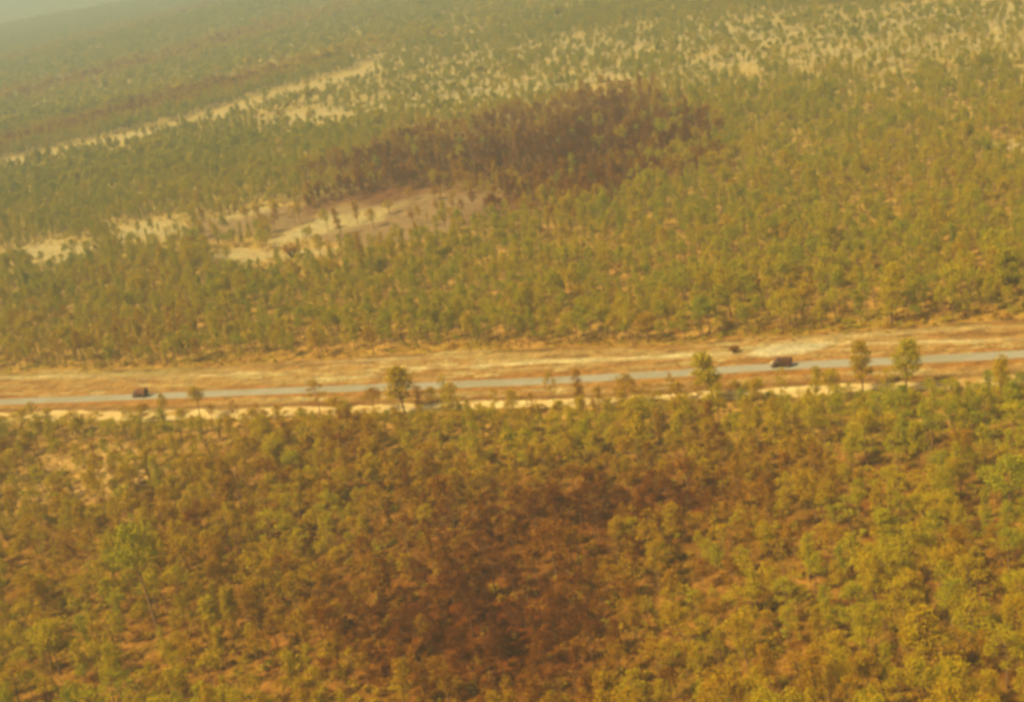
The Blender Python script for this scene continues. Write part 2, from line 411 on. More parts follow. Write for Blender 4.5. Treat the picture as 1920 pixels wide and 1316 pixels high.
# ------------------------------------------------------------------ trees
def tube(V, F, path, radii, sides=6):
    base = len(V); n = len(path)
    for i, (p, rr) in enumerate(zip(path, radii)):
        p = Vector(p)
        d = (Vector(path[min(i + 1, n - 1)]) - Vector(path[max(i - 1, 0)])).normalized()
        a = d.orthogonal().normalized() if abs(d.z) < 0.95 else Vector((1, 0, 0))
        a = (a - d * a.dot(d)).normalized(); b = d.cross(a)
        for k in range(sides):
            t = 2 * math.pi * k / sides
            V.append(p + (a * math.cos(t) + b * math.sin(t)) * rr)
    for i in range(n - 1):
        for k in range(sides):
            k2 = (k + 1) % sides
            F.append((base + i * sides + k, base + i * sides + k2, base + (i + 1) * sides + k2, base + (i + 1) * sides + k))
    F.append(tuple(base + k for k in range(sides))[::-1])
    F.append(tuple(base + (n - 1) * sides + k for k in range(sides)))
def leaf(V, F, c, s, rng):
    n = Vector((rng.gauss(0, 1), rng.gauss(0, 1), rng.gauss(0.35, 1))).normalized()
    a = n.orthogonal().normalized(); a = (Matrix.Rotation(rng.uniform(0, 6.28), 3, n) @ a)
    b = n.cross(a)
    l = s * rng.uniform(0.7, 1.3); w = s * rng.uniform(0.35, 0.6)
    i = len(V)
    V += [c - a * l * .5, c + b * w * .5 + n * s * 0.08, c + a * l * .55, c - b * w * .5 + n * s * 0.08]
    F.append((i, i + 1, i + 2, i + 3))
def make_tree(seed, style, H=10.0, leaf_n=900, leaf_s=0.42, sides=6):
    """returns (trunkV, trunkF, crownV, crownF, crown width)"""
    rng = random.Random(seed)
    tV, tF, cV, cF = [], [], [], []
    sway = rng.uniform(0.3, 0.9); ang = rng.uniform(0, 6.28); ph = rng.uniform(0, 6)
    def axis(f):
        return Vector((math.cos(ang), math.sin(ang), 0)) * sway * (f ** 1.5 + 0.22 * math.sin(4.2 * f + ph)) - Vector((math.cos(ang), math.sin(ang), 0)) * sway * 0.22 * math.sin(ph) + Vector((0, 0, H * f))
    top = {'round': .86, 'column': .93, 'open': .9, 'umbrella': .84, 'shrub': .7, 'dense': .85, 'bare': .92}[style]
    path = [axis(top * i / 7) for i in range(8)]
    path[0] = path[0] - Vector((0, 0, 0.25))
    r0_ = H * 0.018
    tube(tV, tF, path, [r0_ * (1.25 if i == 0 else 1) * (1 - 0.75 * i / 7) for i in range(8)], sides)
    clumps = []
    spec = {'round': (11, .50, .93, .23), 'column': (12, .28, .95, .15), 'open': (9, .45, .95, .27), 'umbrella': (11, .64, .92, .27), 'shrub': (9, .15, .9, .4), 'dense': (14, .36, .93, .17), 'bare': (10, .35, .95, .2)}[style]
    nC, f0, f1, wr = spec
    for i in range(nC):
        f = f0 + (f1 - f0) * (i + rng.uniform(0.1, 0.9)) / nC
        a = i * 2.4 + rng.uniform(-.5, .5)
        g = (f - f0) / (f1 - f0)
        prof = {'round': math.sin(math.pi * min(1, .18 + .8 * g)), 'column': .9 - .35 * g, 'open': .45 + .6 * math.sin(math.pi * (.15 + .8 * g)), 'umbrella': 1 - .45 * g * g, 'shrub': 1 - .7 * g * g, 'dense': math.sin(math.pi * min(1, .25 + .7 * g)), 'bare': .5 + .5 * g}[style]
        rr = wr * H * prof * rng.uniform(.55, 1.0)
        c = axis(f) + Vector((math.cos(a) * rr, math.sin(a) * rr, rng.uniform(-.02, .03) * H))
        s = H * rng.uniform(.075, .125) * (1.15 if style in ('round', 'umbrella') else 1.0)
        clumps.append((c, s, f))
        st = axis(max(.12, f - rng.uniform(.1, .2)))
        mid = st.lerp(c, .5) + Vector((0, 0, -0.02 * H))
        tube(tV, tF, [st, mid, c, c + Vector((0, 0, s * .3))], [r0_ * .42, r0_ * .3, r0_ * .16, r0_ * .05], max(3, sides - 2))
    clumps.append((axis(f1), H * .1, 1))
    tot = sum(s ** 2 for _, s, _ in clumps)
    for c, s, f in clumps:
        for k in range(int(leaf_n * s * s / tot)):
            d = Vector((rng.gauss(0, 1), rng.gauss(0, 1), rng.gauss(0, 1))).normalized()
            q = rng.random() ** 0.45
            p = c + Vector((d.x * s * 1.15, d.y * s * 1.15, d.z * s * .72)) * q
            if rng.random() < .12: p = p + d * s * .5
            leaf(cV, cF, p, leaf_s, rng)
    zmax = max(p.z for p in cV); w = (max(p.x for p in cV) - min(p.x for p in cV) + max(p.y for p in cV) - min(p.y for p in cV)) / 2
    return tV, tF, cV, cF, w, zmax

STYLES = ['round', 'open', 'umbrella', 'column', 'bare', 'dense']
SEQ = ['round', 'open', 'umbrella', 'column'] * 3 + ['round', 'open', 'bare', 'column', 'dense', 'dense']
NEAR = []
for i in range(18):
    stl = SEQ[i]
    tV, tF, cV, cF, w, zm = make_tree(100 + i, stl, 10.0, {'open': 1050, 'bare': 230, 'dense': 2800}.get(stl, 1500), 0.38)
    NEAR.append(dict(style=stl, trunk=mesh_from('gum_trunk', tV, tF, [M_BARK], smooth_shade=True), crown=mesh_from('gum_crown', cV, cF, [M_LEAF]), w=w, h=zm))
def joined(name, seed, style, H, n, s, sides, leafm=None):
    tV, tF, cV, cF, w, zm = make_tree(seed, style, H, n, s, sides)
    V = tV + cV; o = len(tV)
    F = list(tF) + [tuple(i + o for i in f) for f in cF]
    return mesh_from(name, V, F, [M_BARK, leafm or M_LEAF], [0] * len(tF) + [1] * len(cF))
lib = bpy.data.collections.new('woodland_sources')      # not linked: only read by the woodland's scatter
for i in range(12):                                      # 00-11 middle distance
    lib.objects.link(bpy.data.objects.new('a%02d' % i, joined('wood_tree', 200 + i, STYLES[i % 4] if i < 11 else 'bare', 10.0, 800 if i < 11 else 130, 0.5, 4)))
for i in range(6):                                       # 12-17 far
    lib.objects.link(bpy.data.objects.new('b%02d' % i, joined('far_tree', 300 + i, ['round', 'umbrella', 'open'][i % 3], 10.0, 240, 1.05, 3)))
lib2 = bpy.data.collections.new('undergrowth_sources')
for i in range(5):
    lib2.objects.link(bpy.data.objects.new('s%02d' % i, joined('scrub', 400 + i, 'shrub', 2.0, 130, 0.34, 3, M_SCRUB)))

def scatter_obj(name, pts, attrs, coll):
    me = bpy.data.meshes.new(name)
    me.vertices.add(len(pts)); me.vertices.foreach_set('co', np.asarray(pts, np.float32).ravel())
    for k, (typ, val) in attrs.items():
        a = me.attributes.new(k, typ, 'POINT')
        a.data.foreach_set('vector' if typ == 'FLOAT_VECTOR' else 'value', np.asarray(val).ravel())
    me.update()
    o = bpy.data.objects.new(name, me); COL.objects.link(o)
    ng = bpy.data.node_groups.new(name + '_scatter', 'GeometryNodeTree')
    ng.interface.new_socket('Geometry', in_out='INPUT', socket_type='NodeSocketGeometry')
    ng.interface.new_socket('Geometry', in_out='OUTPUT', socket_type='NodeSocketGeometry')
    N, L = ng.nodes, ng.links
    gi = N.new('NodeGroupInput'); go = N.new('NodeGroupOutput')
    ci = N.new('GeometryNodeCollectionInfo'); ci.inputs['Collection'].default_value = coll
    ci.inputs['Separate Children'].default_value = True; ci.inputs['Reset Children'].default_value = True
    ip = N.new('GeometryNodeInstanceOnPoints'); ip.inputs['Pick Instance'].default_value = True
    def na(nm, t):
        n = N.new('GeometryNodeInputNamedAttribute'); n.data_type = t; n.inputs['Name'].default_value = nm
        return n.outputs['Attribute']
    L.new(gi.outputs[0], ip.inputs['Points']); L.new(ci.outputs[0], ip.inputs['Instance'])
    L.new(na('pick', 'INT'), ip.inputs['Instance Index'])
    e2r = N.new('FunctionNodeEulerToRotation'); L.new(na('turn', 'FLOAT_VECTOR'), e2r.inputs[0])
    L.new(e2r.outputs[0], ip.inputs['Rotation']); L.new(na('size', 'FLOAT_VECTOR'), ip.inputs['Scale'])
    L.new(ip.outputs[0], go.inputs[0])
    md = o.modifiers.new('scatter', 'NODES'); md.node_group = ng
    return o

def jitter_grid(x0, x1, y0, y1, step, rng):
    gx, gy = np.meshgrid(np.arange(x0, x1, step), np.arange(y0, y1, step))
    gx = gx.ravel() + rng.uniform(-.5, .5, gx.size) * step * 1.15
    gy = gy.ravel() + rng.uniform(-.5, .5, gy.size) * step * 1.15
    return gx, gy
def tree_tint(Z, x, y, rng):
    t = 0.25 + (fbm(x / 30, y / 30, 77) - .5) * 0.45 + rng.normal(0, 0.09, len(x))
    far = smooth(560, 1000, np.hypot(x, y))
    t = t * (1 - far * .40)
    t = t + 0.62 * Z['rust'] - 0.12 * Z['green'] + 0.14 * smooth(740, 1000, Z['v']) + 0.06 * smooth(450, 700, Z['v'])
    t = t + (0.58 + .14 * gauss(Z['u'], Z['v'], 1010, 310, 170, 45, -.1)) * np.clip(Z['dark_patch'] * 1.15, 0, 1) * (rng.random(len(x)) < .9 - .45 * smooth(1120, 1380, Z['u'])) + 0.22 * Z['earth'] + 0.50 * Z['belt']
    return np.clip(t, 0.02, 0.97)
nrng = np.random.default_rng(7)
allx, ally, allr = [], [], []
for (ya, yb, step) in ((120, 1500, 4.5), (1500, 5200, 11.5)):
    gx, gy = jitter_grid(-yb * .62, yb * .62, ya, yb, step, nrng)
    k = np.abs(gx) < gy * 0.62 + 20
    gx, gy = gx[k], gy[k]
    uu, vv, dd = chart(gx, gy)
    k = (uu > -260) & (uu < 2180) & (vv > -90) & (vv < 1316 + 420)
    allx.append(gx[k]); ally.append(gy[k])
tx, ty = np.concatenate(allx), np.concatenate(ally)
Zt = zones(tx, ty)
dens = 0.86 + (fbm(tx / 35, ty / 35, 88) - .5) * 0.7 + (fbm(tx / 13, ty / 13, 89) - .5) * 0.8
def ground_np(px, py):
    rx, ry, rz = (CXv[i] * (px - W0 / 2) / F0 - CYv[i] * (py - H0 / 2) / F0 + FWv[i] for i in range(3))
    t = -CAM_H / np.minimum(rz, -0.004)
    return rx * t, ry * t
hid = 9.0 * F0 / Zt['dist']                    # ground a tree here would hide
open_ = np.zeros(len(tx)); line_ = np.zeros(len(tx)); earth_ = np.zeros(len(tx))
for f in (.25, .55, .8):
    Zh = zones(*ground_np(Zt['u'] - .19 * f * hid, Zt['v'] - f * hid))
    open_ = np.maximum(open_, Zh['sand']); line_ = np.maximum(line_, Zh['line']); earth_ = np.maximum(earth_, Zh['earth'] * (1 - Zh['dark_patch']))
open_ = open_ * np.where(Zt['dist'] < 800, .95, .92)
dens *= (1 - np.interp(Zt['u'], [300, 480], [.60, .88]) * open_) * (1 - .6 * earth_)
dens *= (1 - 0.93 * np.clip(Zt['sand'] * 1.25, 0, 1)) * (1 - 0.97 * Zt['corr'] ** .5 ) * (1 - 0.55 * Zt['thin']) * (1 - .72 * Zt['earth'] * (1 - Zt['dark_patch'])) 
far_sp = smooth(650, 1000, np.hypot(tx, ty)) * smooth(500, 800, Zt['u']) * smooth(0.15, 0.35, Zt['sand'])
dens = np.maximum(dens, 0.16 * far_sp * (1 + 2 * (fbm(tx / 18, ty / 18, 140) > .5)))
dens = np.where(Zt['line'] > .45, dens * 0.12, dens)
dens = np.where(line_ > .4, dens * np.interp(Zt['u'], [350, 700], [.1, .45]), dens)
k = (nrng.random(len(tx)) < dens) & (Zt['corr'] < 0.12)
tx, ty = tx[k], ty[k]
Zt = {a: b[k] for a, b in Zt.items()}
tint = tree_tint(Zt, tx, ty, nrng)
hgt = np.clip(nrng.normal(8.9, 2.4, len(tx)), 3.5, 16) * (0.62 + 0.76 * fbm(tx / 22, ty / 22, 201)) * np.where(Zt['v'] > 740, .90, 1.0) * (1 - 0.12 * Zt['sand'])
uu, vv, dd = Zt['u'], Zt['v'], Zt['dist']
taken = np.zeros(len(tx), bool)

# --- every tree the photograph lets one pick out -------------------------------------------------
def scale_at(px, py):
    gx, gy = on_ground(px, py)
    _, _, d = chart(np.array([gx]), np.array([gy]))
    return gx, gy, F0 / float(d[0])
TREES = []   # (x, y, height, width, variant, tint, tilt, label, group, category, name)
V_BY = {s: [i for i, t in enumerate(NEAR) if t['style'] == s] for s in STYLES}
TREE_COUNT = [0]
def add_tree(x, y, h, w, var, tn, rot, tilt, label, group, name='gum_tree', cat='tree'):
    T = NEAR[var]
    o = bpy.data.objects.new(name, None); COL.objects.link(o); o.empty_display_size = 0.5
    z = float(ground_height(np.array([x]), np.array([y]))[0])
    o.location = (x, y, z - 0.02)
    o.rotation_euler = (tilt[0], tilt[1], rot)
    sz = h / T['h']; sx = w / T['w']
    o.scale = (sx, sx, sz)
    tag(o, label, cat, group)
    t = bpy.data.objects.new('trunk', T['trunk']); COL.objects.link(t); t.parent = o
    c = bpy.data.objects.new('crown', T['crown']); COL.objects.link(c); c.parent = o; c['tint'] = float(tn)
    t['tint'] = float(tn)
    TREE_COUNT[0] += 1
    return o
GR_ROAD = 'gum trees standing along the near edge of the dirt track'
GR_CLEAR = 'scattered gum trees standing in the pale clearing'
# base x, base y, top y, crown width px, style, tint, lean (px to the left at the top), label
ROADSIDE = [
 (1618, 738, 643, 44, 'dense', .26, 10, 'gum with a compact round dark olive crown and thin trunk, right of the dark truck'),
 (1699, 738, 636, 54, 'dense', .26, 4, 'tallest roadside gum with a knobbly two-tiered crown crossing the sealed road, on the right'),
 (1338, 756, 662, 62, 'dense', .20, 16, 'broad leafy gum with a wide dome crown left of the dark truck'),
 (760, 776, 686, 56, 'dense', .40, 24, 'brownish flat-topped gum leaning left in front of the sealed road near the middle'),
 (601, 779, 708, 34, 'open', .36, 16, 'slim pale-leaved gum with a bent trunk, crown just touching the road, left of middle'),
 (1042, 768, 697, 28, 'open', .48, 18, 'spindly gum with a small tilted tuft and a darker tuft below, mid track edge'),
 (1092, 780, 694, 26, 'column', .42, 14, 'tall narrow gum with a forked bare top beside the spindly tufted one'),
 (1170, 772, 702, 46, 'round', .58, -4, 'dense dark brown bushy gum with a heavy rounded crown by the track'),
 (1206, 770, 716, 30, 'open', .40, 2, 'light open gum touching the right side of the dark brown bushy one'),
 (853, 800, 718, 42, 'column', .42, 10, 'leafy column-shaped gum growing below the middle of the road'),
 (838, 792, 706, 20, 'open', .30, 6, 'faint pale wispy gum behind the leafy column-shaped one'),
 (642, 790, 741, 48, 'umbrella', .34, 2, 'low spreading gum with a flat olive crown over the pale track'),
 (702, 779, 728, 40, 'umbrella', .42, 4, 'low spreading brown-olive gum left of the leaning flat-topped one'),
 (786, 779, 722, 24, 'column', .58, 4, 'short dark brown gum close behind the leaning flat-topped one'),
 (812, 774, 724, 28, 'round', .60, 2, 'small rusty round-headed gum on the orange verge near the middle'),
 (1124, 775, 722, 22, 'column', .28, 4, 'small green upright gum between the forked gum and the dark bushy gum'),
 (968, 790, 729, 34, 'round', .30, 8, 'bright green bushy gum at the track edge right of the rusty one'),
 (1000, 776, 736, 22, 'open', .40, 3, 'short open gum between the bright green bushy gum and the spindly one'),
 (930, 786, 728, 22, 'open', .44, 4, 'thin brown-leaved gum just left of the bright green bushy one'),
 (377, 790, 724, 38, 'umbrella', .28, 8, 'thin-stemmed gum with a flat pale top crossing the road, right of the box truck'),
 (309, 788, 737, 22, 'round', .30, 4, 'small round-topped gum immediately right of the box truck'),
 (264, 806, 758, 38, 'round', .30, 2, 'leafy green gum directly below the box truck'),
 (243, 806, 762, 26, 'open', .34, 3, 'thin gum touching the left side of the leafy one below the box truck'),
 (137, 816, 770, 42, 'round', .46, 2, 'squat dense dark gum on the pale track at the left'),
 (88, 806, 768, 26, 'column', .42, 3, 'narrow gum between the squat dark gum and the left edge of the view'),
 (190, 812, 772, 34, 'open', .36, 3, 'open low gum between the squat dark gum and the gum below the box truck'),
 (441, 792, 752, 20, 'open', .46, 3, 'small bare-looking sapling standing on the pale track left of middle'),
 (482, 792, 756, 22, 'open', .50, 3, 'brown sapling beside the bare-looking one on the pale track'),
 (345, 800, 764, 30, 'round', .28, 2, 'low green bushy gum below the thin-stemmed flat-topped one'),
 (42, 820, 768, 38, 'round', .34, 4, 'leafy gum nearest the left edge at the start of the pale track'),
 (530, 800, 764, 30, 'open', .38, 4, 'open gum on the lower side of the track, right of the brown sapling'),
 (572, 798, 762, 30, 'round', .30, 3, 'round green gum below the slim pale-leaved one'),
 (1530, 756, 686, 26, 'column', .30, 4, 'narrow upright gum just right of the dark truck, reaching up to the road'),
 (1554, 756, 690, 44, 'round', .22, 8, 'yellow-green broad gum touching the narrow upright one right of the dark truck'),
 (1662, 752, 692, 34, 'open', .28, 6, 'open light green gum between the two tall roadside gums'),
 (1876, 775, 664, 38, 'column', .30, 12, 'tall leafy gum at the right edge overlapping the sealed road'),
 (1424, 780, 708, 34, 'round', .36, 10, 'medium gum with tilted crown below left of the dark truck'),
 (1378, 760, 711, 28, 'umbrella', .34, 2, 'small flat-headed gum right of the broad dome-crowned one'),
 (1466, 766, 690, 24, 'open', .30, 4, 'slight gum whose top hides the underside of the dark truck'),
 (1590, 752, 716, 22, 'open', .30, 2, 'small open gum at the foot of the compact round-crowned one'),
 (1752, 764, 720, 20, 'column', .26, 2, 'short upright gum right of the tallest roadside gum'),
 (1812, 764, 714, 18, 'column', .24, 2, 'slim sapling poking above the pale track towards the right edge'),
 (1268, 770, 722, 26, 'open', .38, 4, 'thin gum on the pale track left of the broad dome-crowned one'),
 (1258, 706+60, 672+28, 20, 'open', .46, 5, 'wispy brown sapling whose tip touches the road left of the broad dome-crowned gum'),
 (1310, 764, 716, 26, 'open', .34, 4, 'small gum under the left side of the broad dome crown'),
]
CLEARING = [
 (641, 444, 392, 18, 'column', .62, 'darkest and tallest gum of the clearing, rising from the pale sand'),
 (671, 420, 379, 17, 'column', .48, 'upright gum on the brightest pale sand right of the darkest clearing tree'),
 (702, 428, 391, 22, 'round', .55, 'brown round-headed gum at the right end of the pale sand'),
 (731, 402, 374, 22, 'round', .50, 'dark leaning gum on the upper rim of the pale sand'),
 (768, 378, 354, 20, 'round', .55, 'round gum where the pale sand meets the dark brown wood'),
 (519, 406, 383, 16, 'round', .45, 'small gum standing on the grey strip, right of its pale tip'),
 (483, 407, 383, 13, 'column', .45, 'thin gum on the pale tip of the upper sand strip'),
 (465, 420, 387, 18, 'round', .60, 'dark rounded gum below the pale tip of the upper sand strip'),
 (442, 402, 375, 15, 'column', .40, 'narrow gum above the pale tip of the upper sand strip'),
 (415, 407, 379, 15, 'column', .42, 'narrow gum at the left end of the upper sand strip'),
 (555, 424, 386, 20, 'open', .50, 'open gum in the middle of the grey strip'),
 (508, 446, 419, 18, 'round', .28, 'yellow-green gum at the lower side of the grey strip'),
 (410, 452, 424, 20, 'round', .36, 'olive gum at the left end of the grey strip'),
 (381, 446, 415, 18, 'column', .55, 'dark upright gum where the grey strip begins'),
 (583, 446, 424, 13, 'column', .40, 'small gum low on the pale sand left of the darkest clearing tree'),
 (616, 434, 391, 22, 'round', .36, 'green gum just left of the darkest clearing tree'),
 (821, 402, 378, 18, 'round', .62, 'small brown gum alone on the purplish ground right of the pale sand'),
 (815, 376, 354, 18, 'round', .7, 'dark brown gum at the top right end of the pale sand'),
 (775, 425, 392, 15, 'open', .60, 'half-bare brown gum on the purplish ground right of the round-headed one'),
]
rr = random.Random(5)
def place_px(bx, by, top, wpx, style, tn, lean, label, group, name='gum_tree', cat='tree', i=0):
    gx, gy, s = scale_at(bx, by)
    h = 1.06 * (by - top) / (s * math.cos(math.radians(20)))
    # roll already leans trees by about 0.19 to the left: add what is left over
    extra = math.atan((lean - 0.19 * (by - top)) / max(1, (by - top))) if lean is not None else 0
    var = V_BY[style][i % len(V_BY[style])]
    rot = rr.uniform(0, 6.28)
    o = add_tree(gx, gy, h, max(1.2 * wpx / s, 1.7), var, tn, rot, (0, 0), label, group, name, cat)
    # lean in world x
    o.rotation_mode = 'QUATERNION'
    q = Matrix.Rotation(-extra * 0.7, 3, 'Y').to_quaternion() @ Matrix.Rotation(rot, 3, 'Z').to_quaternion()
    o.rotation_quaternion = q
    return gx, gy
spec_xy = []
for i, (bx, by, tp, wp, st_, tn, ln, lb) in enumerate(ROADSIDE):
    spec_xy.append(place_px(bx, by, tp, wp, st_, min(tn + .16, .54), ln, lb, GR_ROAD, i=i))
for i, (bx, by, tp, wp, st_, tn, lb) in enumerate(CLEARING):
    spec_xy.append(place_px(bx, by, tp, wp, st_, tn, None, lb, GR_CLEAR, i=i))
GR_LONE = 'single trees that stand out from the woods'
LONE = [
 (300, 1192, 975, 92, 'umbrella', .26, 50, 'very tall grey-green gum with a long leaning bare trunk at the lower left'),
 (1672, 612, 498, 52, 'column', .32, 8, 'tall gum at the far wood edge, dark patch of shade at its foot'),
 (1456, 460, 420, 20, 'column', .55, None, 'dark narrow gum in the far wood straight above the dark truck'),
 (1622, 286, 240, 28, 'round', .36, None, 'dark green two-clump gum high in the far wood above the tall edge gum'),
 (998, 240, 202, 12, 'column', .62, None, 'dark thin gum on the upper edge of the dark brown wood'),
 (577, 169, 149, 16, 'round', .40, None, 'dark gum alone on the far pale sand line'),
 (1888, 985, 850, 80, 'round', .2, 6, 'large grey-green gum cut by the right edge of the near wood'),
 (702, 664, 612, 30, 'round', .62, None, 'dark brown gum at the far wood edge above the leaning flat-topped gum'),
 (600, 672, 618, 34, 'round', .55, None, 'dark brown-olive gum at the far wood edge left of the darkest edge gum'),
 (375, 680, 634, 20, 'column', .62, None, 'dark narrow gum at the far wood edge above right of the box truck'),
 (1215, 642, 586, 46, 'round', .66, None, 'dark rusty bushy gum at the far wood edge between the two trucks'),
]
for i, (bx, by, tp, wp, st_, tn, ln, lb) in enumerate(LONE):
    spec_xy.append(place_px(bx, by, tp, wp, st_, tn, ln, lb, GR_LONE, i=i))

# bushes of their own
def make_bush(seed, n=700, s=0.3):
    rng = random.Random(seed); V, F, tV, tF = [], [], [], []
    blobs = [(Vector((rng.uniform(-.5, .5), rng.uniform(-.5, .5), rng.uniform(.35, .95))), rng.uniform(.3, .5)) for _ in range(9)]
    for c, q in blobs:
        tube(tV, tF, [(0, 0, -.1), c * .5, c], [.05, .035, .015], 4)
        for k in range(n // 9):
            d = Vector((rng.gauss(0, 1), rng.gauss(0, 1), rng.gauss(0, 1))).normalized()
            p = c + d * q * rng.random() ** .4
            if p.z < 0.03: p.z = 0.03 + rng.random() * .1
            leaf(V, F, p, s * .45, rng)
    return mesh_from('bush_stems', tV, tF, [M_BARK]), mesh_from('bush_leaves', V, F, [M_SCRUB])
for i, (bx, by, wp, hp, tn, lb) in enumerate([
   (547, 482, 40, 28, .62, 'round dark brown bush at the lower edge of the pale clearing'),
   (1312, 312, 26, 30, .86, 'round maroon bush at the right end of the dark brown wood'),
   (1376, 662, 26, 16, .70, 'small reddish bush on the orange verge left of the white sand patch'),
   (1717, 328, 34, 26, .72, 'reddish brown bush high on the right in the far wood')]):
    gx, gy, s = scale_at(bx, by)
    st_m, lf_m = make_bush(900 + i)
    o = bpy.data.objects.new('bush', None); COL.objects.link(o); o.location = (gx, gy, 0); tag(o, lb, 'bush', 'separate bushes')
    o.scale = (wp / s / 1.5, wp / s / 1.5, hp / s / 1.2)
    a = mesh_obj('stems', st_m, o); b = mesh_obj('foliage', lf_m, o); b['tint'] = tn; a['tint'] = tn
    spec_xy.append((gx, gy))

rr_np = nrng.random(len(tx))
# clear the scatter round the chosen trees, keep the roadside line readable
sx = np.array(spec_xy)
dmin = np.full(len(tx), 1e9)
for (a, b) in sx: dmin = np.minimum(dmin, np.hypot(tx - a, ty - b))
big = sx[len(ROADSIDE) + len(CLEARING)]      # the very tall gum: keep its trunk clear
du, dv = uu - 290, vv - 1190
lim = np.where((rr_np < .03) & (np.abs(uu - 267) > 75) & (np.abs(uu - 1467) > 75), 99, (vv - fpb(uu) + 3 + np.interp(uu, [800, 1300], [26, 46]) * nrng.random(len(tx)) ** 2.2) / (F0 / dd * .93))
near_row = (vv > fpb(uu) - 4) & (vv < fpb(uu) + 110)
hgt = np.where(near_row, np.minimum(hgt, lim), hgt)
keep = (hgt > 2.4) & (dmin > 3.2) & ~((np.abs(uu - 275) < 34) & (vv > 1192) & (vv < 1292))
tx, ty, uu, vv, dd, tint, hgt = (a[keep] for a in (tx, ty, uu, vv, dd, tint, hgt))
Zt = {a: b[keep] for a, b in Zt.items()}

# --- the nearest trees, one object each ------------------------------------------------------------
ppm = F0 / dd
topv = vv - hgt * ppm * 0.9
cu_ = uu - 0.19 * hgt * ppm * .7
vis = (cu_ > 5) & (cu_ < 1915) & (topv < 1300) & (topv + 30 < 1316)
score = np.where(vis, hgt * ppm, -1)
order = np.argsort(-score)
n_ind = 297 - len(ROADSIDE) - len(CLEARING) - len(LONE)
pick = order[:n_ind]
is_ind = np.zeros(len(tx), bool); is_ind[pick] = True
def colour_word(t):
    return 'grey-green' if t < .16 else 'olive green' if t < .28 else 'yellow-olive' if t < .40 else 'brownish olive' if t < .54 else 'rusty brown' if t < .7 else 'dark brown'
SHAPE = {'bare': 'nearly bare', 'dense': 'dense-crowned', 'round': 'round-crowned', 'open': 'sparse-crowned', 'umbrella': 'flat-topped', 'column': 'narrow'}
cols = [(0, 330, 'below the box truck'), (330, 650, 'left of the middle'), (650, 960, 'just left of centre'), (960, 1270, 'just right of centre'), (1270, 1600, 'below the dark truck'), (1600, 2000, 'at the right side')]
rows = [(0, 900, 'upper near wood'), (900, 1020, 'middle near wood'), (1020, 1140, 'lower near wood'), (1140, 1230, 'bottom of near wood'), (1230, 3000, 'front of near wood')]
ind = []
for j in pick:
    tn = float(tint[j])
    var = rr.randrange(17)
    cw = colour_word(tn); sh = SHAPE[NEAR[var]['style']]
    hw = 'short' if hgt[j] < 8.2 else 'medium' if hgt[j] < 10.6 else 'tall'
    cxx = cu_[j]; cyy = topv[j] + 20
    cn = next(c for c in cols if cxx < c[1]); rn = next(r_ for r_ in rows if cyy < r_[1])
    ind.append(dict(j=j, var=var, key=(hw, cw, sh, cn[2], rn[2]), cu=cxx, cv=cyy, h=hgt[j]))
from collections import defaultdict
byk = defaultdict(list)
for d in ind: byk[d['key']].append(d)
ORD = {2: ['left', 'right'], 3: ['leftmost', 'middle', 'rightmost']}
for key, lst in byk.items():
    hw, cw, sh, cn, rn = key
    lst.sort(key=lambda d: d['cu'])
    n = len(lst)
    for q, d in enumerate(lst):
        if n == 1: pre = ''
        elif n in ORD: pre = ORD[n][q] + ' '
        else: pre = (['leftmost', 'second-left', 'third-left', 'fourth-left', 'fifth-left', 'sixth-left', 'seventh-left'] + ['rightmost'] * 9)[min(q, 7)] + ' '
        d['label'] = f"{pre}{hw} {cw} {sh} gum, {rn}, {cn}"
for d in ind:
    j = d['j']
    wd = float(NEAR[d['var']]['w'] * hgt[j] / NEAR[d['var']]['h'] * rr.uniform(.65, 1.1))
    add_tree(float(tx[j]), float(ty[j]), float(hgt[j]), wd, d['var'], float(tint[j]), rr.uniform(0, 6.28),
             (rr.gauss(0, .04), rr.gauss(0, .04)), d['label'], 'gum trees of the near wood')

# --- all the other trees: one wood ------------------------------------------------------------------
rest = ~is_ind
X_, Y_ = tx[rest], ty[rest]; n = len(X_)
Rr = np.hypot(X_, Y_)
pickv = np.where(Rr < 950, nrng.integers(0, 12, n), nrng.integers(12, 18, n)).astype(np.int32)
h_ = hgt[rest] / 10.0 * np.where(Rr > 1500, 1.25, 1.0)
wd_ = h_ ** .6 * nrng.uniform(.5, .9, n) * np.where(vv[rest] > 740, 1.15, 1.0) * np.where(Rr > 1500, 1.8, 1.0)
size = np.stack([wd_, wd_, h_], -1).astype(np.float32)
turn = np.stack([nrng.normal(0, .04, n), nrng.normal(0, .04, n), nrng.uniform(0, 6.28, n)], -1).astype(np.float32)
P = np.stack([X_, Y_, ground_height(X_, Y_) - 0.05], -1)
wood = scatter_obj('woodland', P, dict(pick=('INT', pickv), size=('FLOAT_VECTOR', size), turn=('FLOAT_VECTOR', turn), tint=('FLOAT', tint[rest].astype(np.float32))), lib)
tag(wood, 'open gum woodland covering the country as far as the hazy distance', 'woodland', kind='stuff')

